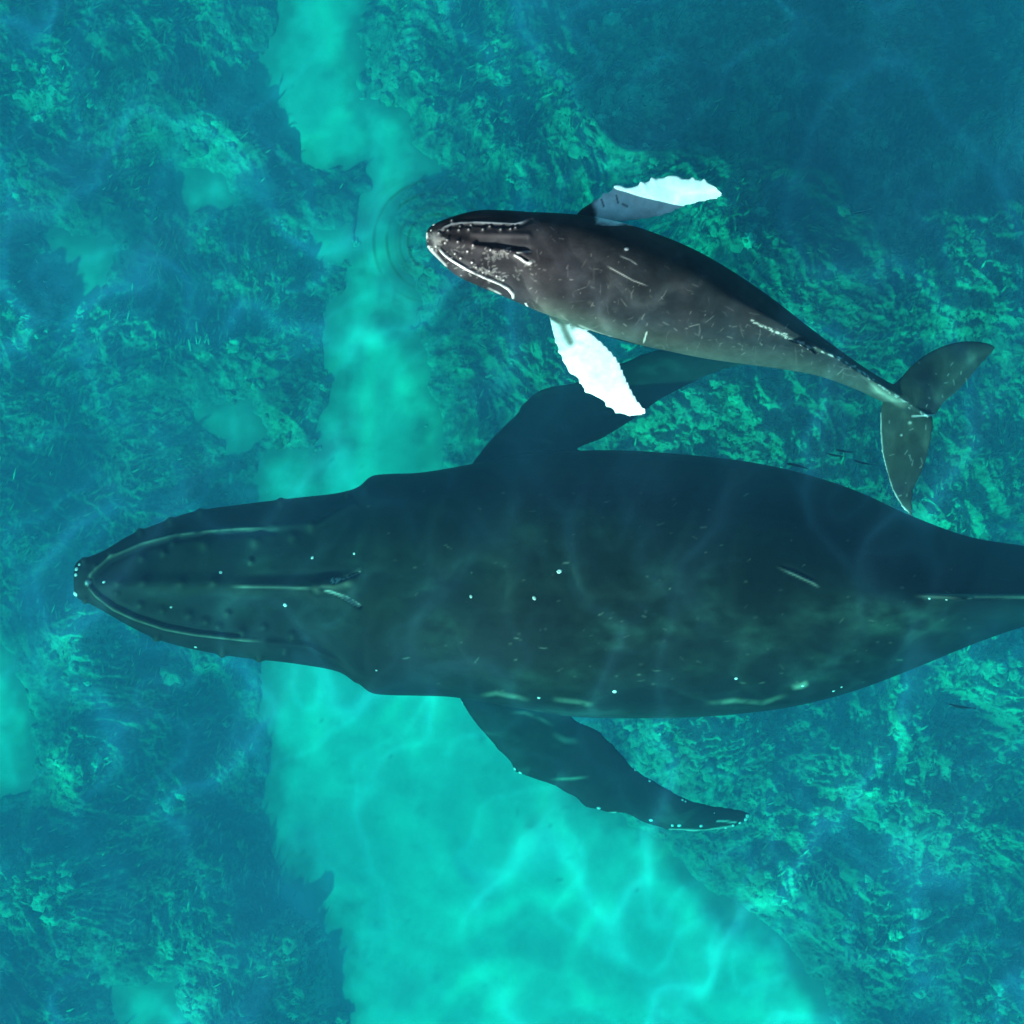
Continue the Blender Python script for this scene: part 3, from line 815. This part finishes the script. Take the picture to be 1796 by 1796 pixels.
def make_calf():
    st = [  # xt, yt, xb, yb, zc, hd, hv, exp, ridge
        (749, 405, 748, 430, -0.42, 0.5, 0.8, 2.2, 0),
        (754, 398, 752, 438, -0.42, 0.55, 0.9, 2.2, 0),
        (770, 389, 768, 454, -0.43, 0.55, 1.0, 2.3, 0),
        (800, 378, 798, 481, -0.44, 0.50, 1.0, 2.3, 0.02),
        (840, 369, 836, 500, -0.46, 0.48, 0.95, 2.3, 0.04),
        (885, 369, 872, 515, -0.50, 0.50, 0.9, 2.2, 0.05),
        (930, 372, 908, 530, -0.54, 0.56, 0.9, 2.15, 0.05),
        (975, 374, 945, 546, -0.58, 0.64, 0.9, 2.1, 0.06),
        (1030, 379, 990, 562, -0.64, 0.72, 0.9, 2.1, 0.08),
        (1090, 391, 1045, 583, -0.70, 0.76, 0.9, 2.05, 0.10),
        (1150, 410, 1105, 601, -0.76, 0.80, 0.9, 2.0, 0.12),
        (1215, 437, 1170, 615, -0.80, 0.84, 0.95, 1.95, 0.16),
        (1280, 473, 1240, 629, -0.84, 0.96, 1.0, 1.65, 0.22),
        (1350, 520, 1318, 640, -0.88, 1.12, 1.1, 1.4, 0.26),
        (1412, 568, 1384, 649, -0.92, 1.3, 1.2, 1.25, 0.26),
        (1472, 613, 1442, 661, -0.97, 1.4, 1.4, 1.2, 0.20),
        (1528, 652, 1500, 682, -1.02, 1.4, 1.4, 1.2, 0.12),
        (1572, 678, 1548, 705, -1.06, 1.1, 1.1, 1.6, 0.05),
        (1612, 706, 1590, 728, -1.08, 0.7, 0.7, 2.0, 0)]
    st = [(a, b, c, d, z + 0.13 * float(sstep(1150, 850, a)) - 0.16 * float(sstep(1150, 1500, a)), e, f, g, h) for a, b, c, d, z, e, f, g, h in st]
    body = loft_body(st, 260, 64)
    up = loft_blade([(1000, 400), (1012, 372), (1035, 355), (1062, 338), (1085, 325), (1100, 327), (1120, 322), (1145, 312), (1165, 309), (1200, 311), (1230, 314), (1255, 325), (1269, 340)],
                    [(1050, 415), (1065, 392), (1100, 388), (1140, 383), (1170, 376), (1200, 363), (1225, 356), (1245, 352), (1258, 349), (1270, 343)],
                    -0.76, -0.66, 0.16, seed=3, tilt=0.09, scallop=0.035, zmid=0.0, tip=0.3)
    lo = loft_blade([(955, 530), (963, 560), (970, 590), (983, 625), (985, 634), (1002, 655), (1015, 668), (1022, 682), (1035, 692), (1055, 703), (1068, 715), (1085, 726), (1110, 729), (1128, 728)],
                    [(1010, 555), (1022, 572), (1045, 590), (1065, 608), (1085, 632), (1100, 665), (1112, 690), (1124, 708), (1133, 718), (1134, 726)],
                    -0.78, -0.50, 0.15, seed=6, tilt=-0.13, scallop=0.028, tip=0.35)
    f1 = loft_blade([(1560, 680), (1580, 662), (1600, 640), (1630, 618), (1665, 603), (1700, 598), (1730, 601), (1747, 608)],
                    [(1625, 728), (1640, 728), (1655, 708), (1680, 686), (1702, 663), (1720, 640), (1732, 628), (1746, 612)],
                    -1.2, -1.42, 0.17, scallop=0, tip=0.3, zmid=-0.03)
    f2 = loft_blade([(1560, 690), (1546, 712), (1544, 750), (1547, 790), (1555, 825), (1566, 860), (1582, 888), (1597, 905)],
                    [(1625, 722), (1637, 735), (1633, 775), (1624, 808), (1613, 838), (1604, 855), (1601, 880), (1601, 904)],
                    -1.2, -1.2, 0.17, scallop=0, tip=0.3, zmid=0.05)
    # little dorsal fin on the ridge
    fin = loft_blade([(1350, 582), (1375, 591), (1395, 600), (1408, 604)], [(1440, 620), (1428, 614), (1420, 611), (1414, 607)], 0, 0, 0.07, n=60, scallop=0)
    v, f, t = fin
    mm = 56; n = 60
    for i in range(n):
        tt = i / (n - 1)
        for j in range(mm):
            q = v[i * mm + j]; dz = q[2]
            a_, b_ = q[0] * (CAM_H + 0.5) / CAM_H, q[1] * (CAM_H + 0.5) / CAM_H
            v[i * mm + j] = (a_ + dz * 0.4, b_ + dz * 0.9, -0.78 + 0.24 * tt)
    v[-2] = v[:mm].mean(0); v[-1] = v[(n - 1) * mm:n * mm].mean(0)
    me = fuse([body, up, lo, f1, f2, (v, f, t)], 0.0125, 5)
    me.name = 'humpback_calf'
    sk = Skin(me, (0.024, 0.022, 0.024))
    patch = fbm(sk.co[:, 0] * 4, sk.co[:, 1] * 4, 4, 120)
    sk.rgb *= (1 + 0.5 * patch)[:, None]
    sk.rgb *= np.stack([1 - 0.25 * sstep(900, 1200, sk.px)] + [1 + 0 * sk.px] * 2, 1)
    x, y = sk.co[:, 0], sk.co[:, 1]
    n1 = fbm(x * 1.6, y * 1.6, 3, 110)
    sk.blend(0.5 * sstep(-0.1, 0.5, n1), (0.036, 0.033, 0.033))
    # pale belly side and tail stock
    side, tt = seg_dist(sk.px, sk.py, [(960, 556), (1105, 603), (1240, 630), (1384, 650), (1500, 682), (1560, 705)])
    sk.blend(0.55 * sstep(46, 4, side), (0.085, 0.095, 0.075))
    flk = (sk.px > 1560) | ((sk.px > 1540) & (sk.py > 705))
    sk.blend(0.6 * flk * sstep(-0.3, 0.4, n1 + 0.2), (0.045, 0.065, 0.045))
    # flippers white, shoulder patch dark
    upf = signed(sk.px, sk.py, [(1046, 392), (1040, 352), (1085, 310), (1290, 290), (1290, 370), (1180, 396), (1085, 396)])
    isup = (sk.co[:, 2] < -0.55) | (upf > 12)
    sk.blend(sstep(-4, 8, upf + 7 * fbm(x * 7, y * 7, 3, 111)) * (sk.py < 396), (0.62, 0.70, 0.68))
    lof = signed(sk.px, sk.py, [(958, 553), (975, 566), (1000, 569), (1040, 583), (1100, 600), (1180, 740), (1060, 760), (940, 640)])
    w = sstep(-2, 5, lof + 3 * fbm(x * 9, y * 9, 3, 112)) * ((sk.py > 572) | (sk.px < 1000))
    lowz = sstep(-1.2, -1.0, sk.co[:, 2])
    sk.blend(w * lowz, (0.88, 0.88, 0.86))
    sk.line([(984, 560), (990, 578), (1000, 600)], 15, 0, (0.09, 0.10, 0.08), 0.95, 0.95); sk.dot(1004, 574, 12, 0, (0.09, 0.10, 0.08), 0.8, 0.95)
    sk.line([(1055, 350), (1059, 362)], 2.5, 0, (0.08, 0.1, 0.1), 0.9, 0.6); sk.line([(1081, 343), (1084, 356)], 2.2, 0, (0.08, 0.1, 0.1), 0.9, 0.6)
    sk.line([(1092, 358), (1100, 362)], 3, 0, (0.12, 0.14, 0.14), 0.8, 0.6)
    sk.blend(0.0 * side, (0, 0, 0))
    # head
    low = [(768, 434), (780, 447), (793, 457), (820, 473), (850, 487), (877, 498), (892, 507), (899, 516), (901, 526)]
    upl = [(769, 407), (780, 398), (793, 393), (808, 391), (835, 390), (865, 391), (903, 393), (916, 390), (930, 382)]
    sk.line([(p[0] + 3, p[1] - 5) for p in low], 4, -0.018, (0.03, 0.03, 0.03), 0.5, 0.8)
    sk.line(low, 2.4, 0.022, (0.74, 0.74, 0.68), 1.0, 0.6, 0.08, 0.35)
    sk.line([(p[0] + 1, p[1] + 4) for p in upl], 4, -0.015); sk.line(upl, 2.3, 0.018, (0.24, 0.26, 0.27), 0.75, 0.7, 0.15, 0.6)
    sk.line([(775, 420), (830, 428), (880, 438), (915, 446)], 12, 0.035)
    sk.line([(840, 425), (870, 428), (900, 433), (928, 438)], 7, -0.035, (0.02, 0.02, 0.022), 0.75, 0.9)  # shadow band beside the ridge, painted dark as well as cut in
    sk.line([(830, 412), (880, 413), (925, 414)], 8, 0.02, (0.10, 0.09, 0.09), 0.4, 0.9)
    sk.dot(765, 418, 17, 0.0, (0.30, 0.28, 0.26), 0.7, 0.9, 0.8); sk.dot(748, 414, 8, 0.01, (0.7, 0.7, 0.66), 0.9, 0.7, 0.6)
    sk.line([(752, 434), (765, 448), (785, 470)], 4, 0.006, (0.5, 0.49, 0.46), 0.8, 0.9, 0.1, 0.9)
    sk.line([(853, 504), (866, 510), (881, 518)], 3.0, 0, (0.45, 0.44, 0.42), 0.7, 0.8, 0.2, 0.9)
    sk.line([(922, 532), (926, 539), (931, 542)], 1.8, 0.01, (0.6, 0.6, 0.56), 0.9, 0.6)
    sk.line([(903, 448), (912, 453), (920, 459), (928, 462)], 3, 0.012, (0.5, 0.5, 0.46), 0.9, 0.7)
    sk.line([(905, 445), (915, 449), (926, 456)], 2.2, -0.025, (0.01, 0.01, 0.01), 0.9, 0.7)
    sk.line([(907, 444), (916, 442), (929, 441)], 2.5, 0.01, (0.3, 0.3, 0.28), 0.7, 0.7)
    sk.dot(929, 461, 4, 0.012, (0.65, 0.65, 0.6), 0.9, 0.6, 1.3)
    R2 = np.random.RandomState(11)
    def flecks(cx, cy, rx, ry, n, a0=0.4, size=(1.2, 2.6)):
        for k in range(n):
            a = R2.normal(cx, rx); b = R2.normal(cy, ry)
            L = R2.uniform(1, 6); th = R2.normal(0.5, 0.6)
            sk.line([(a, b), (a + L * math.cos(th), b + L * math.sin(th))], R2.uniform(*size), 0.0, (0.26, 0.25, 0.23), R2.uniform(a0 * 0.5, a0), 0.8)
    flecks(765, 420, 7, 9, 60, 0.6); flecks(865, 450, 9, 6, 40, 0.5); flecks(885, 442, 5, 4, 14, 0.6); flecks(845, 475, 14, 6, 46, 0.6)
    flecks(880, 486, 12, 6, 22, 0.5); flecks(775, 458, 14, 10, 22, 0.4); flecks(790, 440, 20, 14, 24, 0.3); flecks(920, 470, 14, 10, 18, 0.3)
    for (a, b) in [(793, 388), (807, 397), (805, 404), (826, 395), (822, 403), (847, 403), (859, 397), (878, 403), (895, 402), (904, 399), (786, 404), (770, 409),
                   (786, 422), (782, 427), (804, 425), (830, 431), (860, 439), (820, 441), (798, 445), (808, 453), (792, 452), (828, 460), (835, 469), (858, 475),
                   (847, 478), (871, 484), (883, 491)]:
        sk.dot(a, b, 3.4, 0.03, (0.20, 0.19, 0.18), 0.7, 0.7)
        sk.dot(a, b, 1.9, 0.0, (0.6, 0.58, 0.54), 0.85, 0.8)
    # scratches
    for k in range(120):
        q = R2.rand()
        cx = 925 + 560 * q + R2.normal(0, 10); cy = 470 + 170 * q + R2.normal(0, 46 * (1 - 0.65 * q)) + 10
        L = R2.uniform(3, 26) * (1 if R2.rand() < 0.3 else 0.45); th = R2.choice([0.45, 1.2, -0.9, 0.5, 1.9]) + R2.normal(0, 0.25)
        pts = [(cx, cy), (cx + 0.5 * L * math.cos(th), cy + 0.5 * L * math.sin(th) + R2.uniform(-1, 1)), (cx + L * math.cos(th), cy + L * math.sin(th))]
        sk.line(pts, R2.uniform(0.9, 1.7), 0, (0.17, 0.17, 0.155), R2.uniform(0.1, 0.6), 0.8, 0.25)
    for k in range(110):
        q = R2.rand()
        cx = 900 + 620 * q + R2.normal(0, 12); cy = 462 + 180 * q + R2.normal(0, 44 * (1 - 0.65 * q)) + 6
        L = R2.uniform(8, 46) * R2.uniform(0.3, 1); th = R2.uniform(0, 3.14); b_ = R2.normal(0, 0.25)
        pts = [(cx, cy), (cx + 0.5 * L * math.cos(th), cy + 0.5 * L * math.sin(th)), (cx + 0.5 * L * (math.cos(th) + math.cos(th + b_)), cy + 0.5 * L * (math.sin(th) + math.sin(th + b_)))]
        sk.line(pts, R2.uniform(1.0, 2.2), 0, (0.12, 0.12, 0.11), R2.uniform(0.1, 0.5), 0.9, 0.3, 0.7)
    for k in range(60):
        sk.dot(R2.uniform(900, 1500), R2.uniform(430, 650), R2.uniform(2, 9), 0, (0.06, 0.06, 0.055), R2.uniform(0.1, 0.4), 0.95, R2.uniform(0.6, 2))
    sk.line([(1062, 465), (1085, 478), (1110, 492), (1140, 503)], 1.6, 0, (0.3, 0.3, 0.28), 0.7, 0.8, 0.2)
    sk.line([(1085, 448), (1105, 456), (1120, 466)], 1.6, 0, (0.3, 0.3, 0.28), 0.7, 0.8, 0.2)
    sk.line([(1135, 580), (1132, 590), (1128, 604)], 2.0, 0, (0.6, 0.6, 0.52), 0.8, 0.8, 0.2)
    sk.line([(1010, 568), (1030, 576), (1060, 588), (1090, 598)], 3.0, 0.008, (0.30, 0.31, 0.27), 0.6, 0.9, 0.2)
    sk.dot(1099, 437, 3.4, 0.01, (0.7, 0.7, 0.66), 0.95, 0.5, 1.5)
    # white flecked crest of the tail stock; sunlit fluke edge painted pale
    crest = [(1318, 562), (1340, 573), (1365, 584), (1392, 596), (1405, 602), (1430, 612), (1460, 622), (1490, 640), (1520, 658), (1550, 680), (1580, 700), (1605, 718), (1625, 728)]
    sk.line(crest, 5, 0.0, (0.13, 0.15, 0.12), 0.5, 0.95)
    for i in range(len(crest) - 1):
        for k in range(7):
            t = R2.rand(); a = crest[i][0] + t * (crest[i + 1][0] - crest[i][0]); b = crest[i][1] + t * (crest[i + 1][1] - crest[i][1]) + R2.normal(0, 1.2)
            sk.line([(a, b), (a + R2.uniform(1, 7), b + R2.uniform(0.5, 4))], R2.uniform(1.0, 1.9), 0.004, (0.55, 0.56, 0.5), R2.uniform(0.2, 1.0), 0.7)
    edge = [(1544, 725), (1545, 760), (1547, 790), (1555, 825), (1566, 860), (1582, 888), (1592, 900)]
    for i in range(len(edge) - 1):
        sk.line([edge[i], edge[i + 1]], R2.uniform(1.8, 3.4), 0.006, (0.55, 0.57, 0.5), R2.uniform(0.4, 0.9), 0.8)
    sk.line([(1600, 730), (1620, 729), (1638, 728)], 2.0, 0, (0.6, 0.6, 0.55), 0.9, 0.7)
    sk.dot(1596, 741, 4, 0.01, (0.55, 0.57, 0.5), 1, 0.8, 1.2); sk.dot(1581, 763, 3, 0.01, (0.5, 0.52, 0.46), 1, 0.8)
    sk.blend(0.45 * (sk.px > 1545) * ((sk.py > 715) | (sk.px > 1600)) * sstep(0.0, 0.6, fbm(x * 5, y * 2.5, 4, 130)), (0.075, 0.10, 0.075))
    sk.blend(0.5 * (sk.px > 1545) * ((sk.py > 715) | (sk.px > 1600)) * sstep(0.1, 0.6, fbm(x * 3, y * 3, 3, 131)), (0.015, 0.024, 0.022))
    sk.line([(1520, 672), (1545, 690), (1570, 702), (1595, 715)], 10, 0, (0.24, 0.26, 0.2), 0.6, 0.95, 0.2)
    for k in range(34):
        if k % 2: cx, cy = R2.uniform(1552, 1625), R2.uniform(735, 870)
        else: cx, cy = R2.uniform(1600, 1720), R2.uniform(610, 710)
        L = R2.uniform(3, 14); th = R2.uniform(0, 3.1)
        sk.line([(cx, cy), (cx + L * math.cos(th), cy + L * math.sin(th))], 1.3, 0, (0.3, 0.33, 0.28), R2.uniform(0.3, 0.8), 0.8, 0.2)
    sk.line([(1733, 628), (1740, 622), (1745, 614)], 2.2, 0, (0.5, 0.52, 0.46), 0.8, 0.7)
    sk.done()
    root = link('humpback_calf', me, M_WHALE)
    root['z_ref'] = -0.5
    tag(root, 'small humpback calf with white flippers swimming beside the larger whale', 'whale calf')
    bvh = BVHTree.FromPolygons([v_.co.copy() for v_ in me.vertices], [tuple(p.vertices) for p in me.polygons])
    add_barnacles(root, bvh, [(761, 394, 4), (752, 400, 4.5), (749, 409, 4), (747, 416, 5), (747, 425, 5), (752, 433, 5), (758, 437, 3.5), (764, 432, 3), (756, 404, 3)])
    return root
make_mother()
make_calf()

# ------------------------------------------------------------------ fish
def fish_mesh(bend, seed):
    n, m = 26, 12
    co = np.zeros((n, m, 3))
    for i in range(n):
        t = i / (n - 1)
        w = 0.055 * math.sin(math.pi * min(1, t * 1.08) ** 0.75) ** 0.8 * (1 - 0.25 * t) + 0.004
        h = w * 1.5
        if t > 0.88:
            q = (t - 0.88) / 0.12
            w = 0.006 * (1 - q) + 0.003; h = 0.02 + 0.075 * q
        y = bend * (t - 0.45) ** 2 * 1.6
        for j in range(m):
            a = 2 * math.pi * j / m
            co[i, j] = (t - 0.5, y + w * math.cos(a), h * math.sin(a))
    V = co.reshape(-1, 3); F = []
    for i in range(n - 1):
        for j in range(m):
            F.append((i * m + j, i * m + (j + 1) % m, (i + 1) * m + (j + 1) % m, (i + 1) * m + j))
    me = mesh_np('fish', V, F)
    top = sstep(-0.3, 0.5, np.sin(2 * math.pi * (np.arange(len(V)) % m) / m))
    rgb = np.array([0.55, 0.6, 0.6]) + (np.array([0.008, 0.010, 0.012]) - np.array([0.55, 0.6, 0.6])) * top[:, None]
    set_color(me, rgb)
    return me

FISH = [(1401, 817, 1.9, 45, -14, -2.2, -0.10, 'dark slender fish right beside the back of the large whale'),
        (1466, 799, 4.2, 34, -10, -2.6, 0.10, 'dark slender fish leading the pair between the calf fluke and the large whale'),
        (1484, 792, 4.0, 38, -8, -3.0, 0.12, 'faint slender fish just above and behind its darker companion'),
        (1515, 812, 3.5, 40, -14, -2.8, 0.12, 'silvery sided fish nearest the hanging tip of the calf fluke'),
        (1687, 1240, 3.5, 48, -9, -2.6, 0.10, 'silvery fish alone below the tail stock of the large whale'),
        (1512, 372, 3.0, 34, 12, -5.0, 0.12, 'pale fish alone over the dark reef right of the calf flipper')]
for k, (x, y, _, L, rot, z, bend, lab) in enumerate(FISH):
    me = fish_mesh(bend, k)
    o = link('fish', me, M_FISH)
    o.location = P(x, y, z).tolist()
    s = L * K * (CAM_H - z)
    o.scale = (s, s * 1.1, s * 1.1)
    o.rotation_euler = (math.radians(28 if k in (3, 4, 5) else 4), 0, math.radians(rot))
    tag(o, lab, 'fish', 'slender fish swimming around the whales')

# ------------------------------------------------------------------ ripples where the calf's snout meets the surface
def make_ripples():
    m = bpy.data.materials.new('ripple_film'); m.use_nodes = True
    nt = m.node_tree; N, L = nt.nodes, nt.links
    N.remove(N['Principled BSDF']); out = N['Material Output']
    at = N.new('ShaderNodeAttribute'); at.attribute_name = 'skin'
    tr = N.new('ShaderNodeBsdfTransparent'); gl = N.new('ShaderNodeBsdfGlossy'); gl.inputs['Roughness'].default_value = 0.25
    L.new(at.outputs['Color'], tr.inputs['Color'])
    mx = N.new('ShaderNodeMixShader')
    sp = N.new('ShaderNodeSeparateColor'); L.new(at.outputs['Color'], sp.inputs[0])
    mr = N.new('ShaderNodeMapRange'); mr.inputs['From Min'].default_value = 1.0; mr.inputs['From Max'].default_value = 0.8
    mr.inputs['To Min'].default_value = 0.0; mr.inputs['To Max'].default_value = 0.006
    L.new(sp.outputs[0], mr.inputs['Value'])
    L.new(mr.outputs[0], mx.inputs[0]); L.new(tr.outputs[0], mx.inputs[1]); L.new(gl.outputs[0], mx.inputs[2]); L.new(mx.outputs[0], out.inputs['Surface'])
    c = P(765, 425, 0.16)
    nr, na = 150, 160
    r = np.linspace(0.05, 1.05, nr)[:, None]; a = np.linspace(0, 2 * math.pi, na + 1)[None, :]
    rr = r * (1 + 0.07 * vnoise(np.cos(a) * 1.5 + 5, np.sin(a) * 1.5, 200)) + 0 * a
    X = c[0] + rr * np.cos(a); Y = c[1] + rr * np.sin(a)
    phase = rr * 46 + 1.5 * fbm(X * 1.2, Y * 1.2, 2, 201)
    amp = sstep(0.10, 0.3, rr) * sstep(1.05, 0.6, rr) * np.clip(0.35 + 1.3 * fbm(X * 1.8, Y * 1.8, 3, 202) + 0.25 * np.cos(a - 2.9), 0, 1)
    wv = np.sin(phase) * 0.6 + 0.4 * np.sin(phase * 1.7 + 1)
    Z = c[2] + 0.006 * wv * amp
    me = mesh_np('ripples', np.stack([X, Y, Z], -1).reshape(-1, 3), grid_faces(nr, na + 1))
    v = 1 - 0.36 * amp * np.clip(wv, 0, 1) - 0.10 * amp  # refraction shading of the rings, put into the film's colour
    set_color(me, np.repeat(v.ravel()[:, None], 3, axis=1))
    o = link('ripples', me, m)
    tag(o, 'faint ring ripples spreading from the snout of the calf', 'ripples', kind='stuff')
make_ripples()
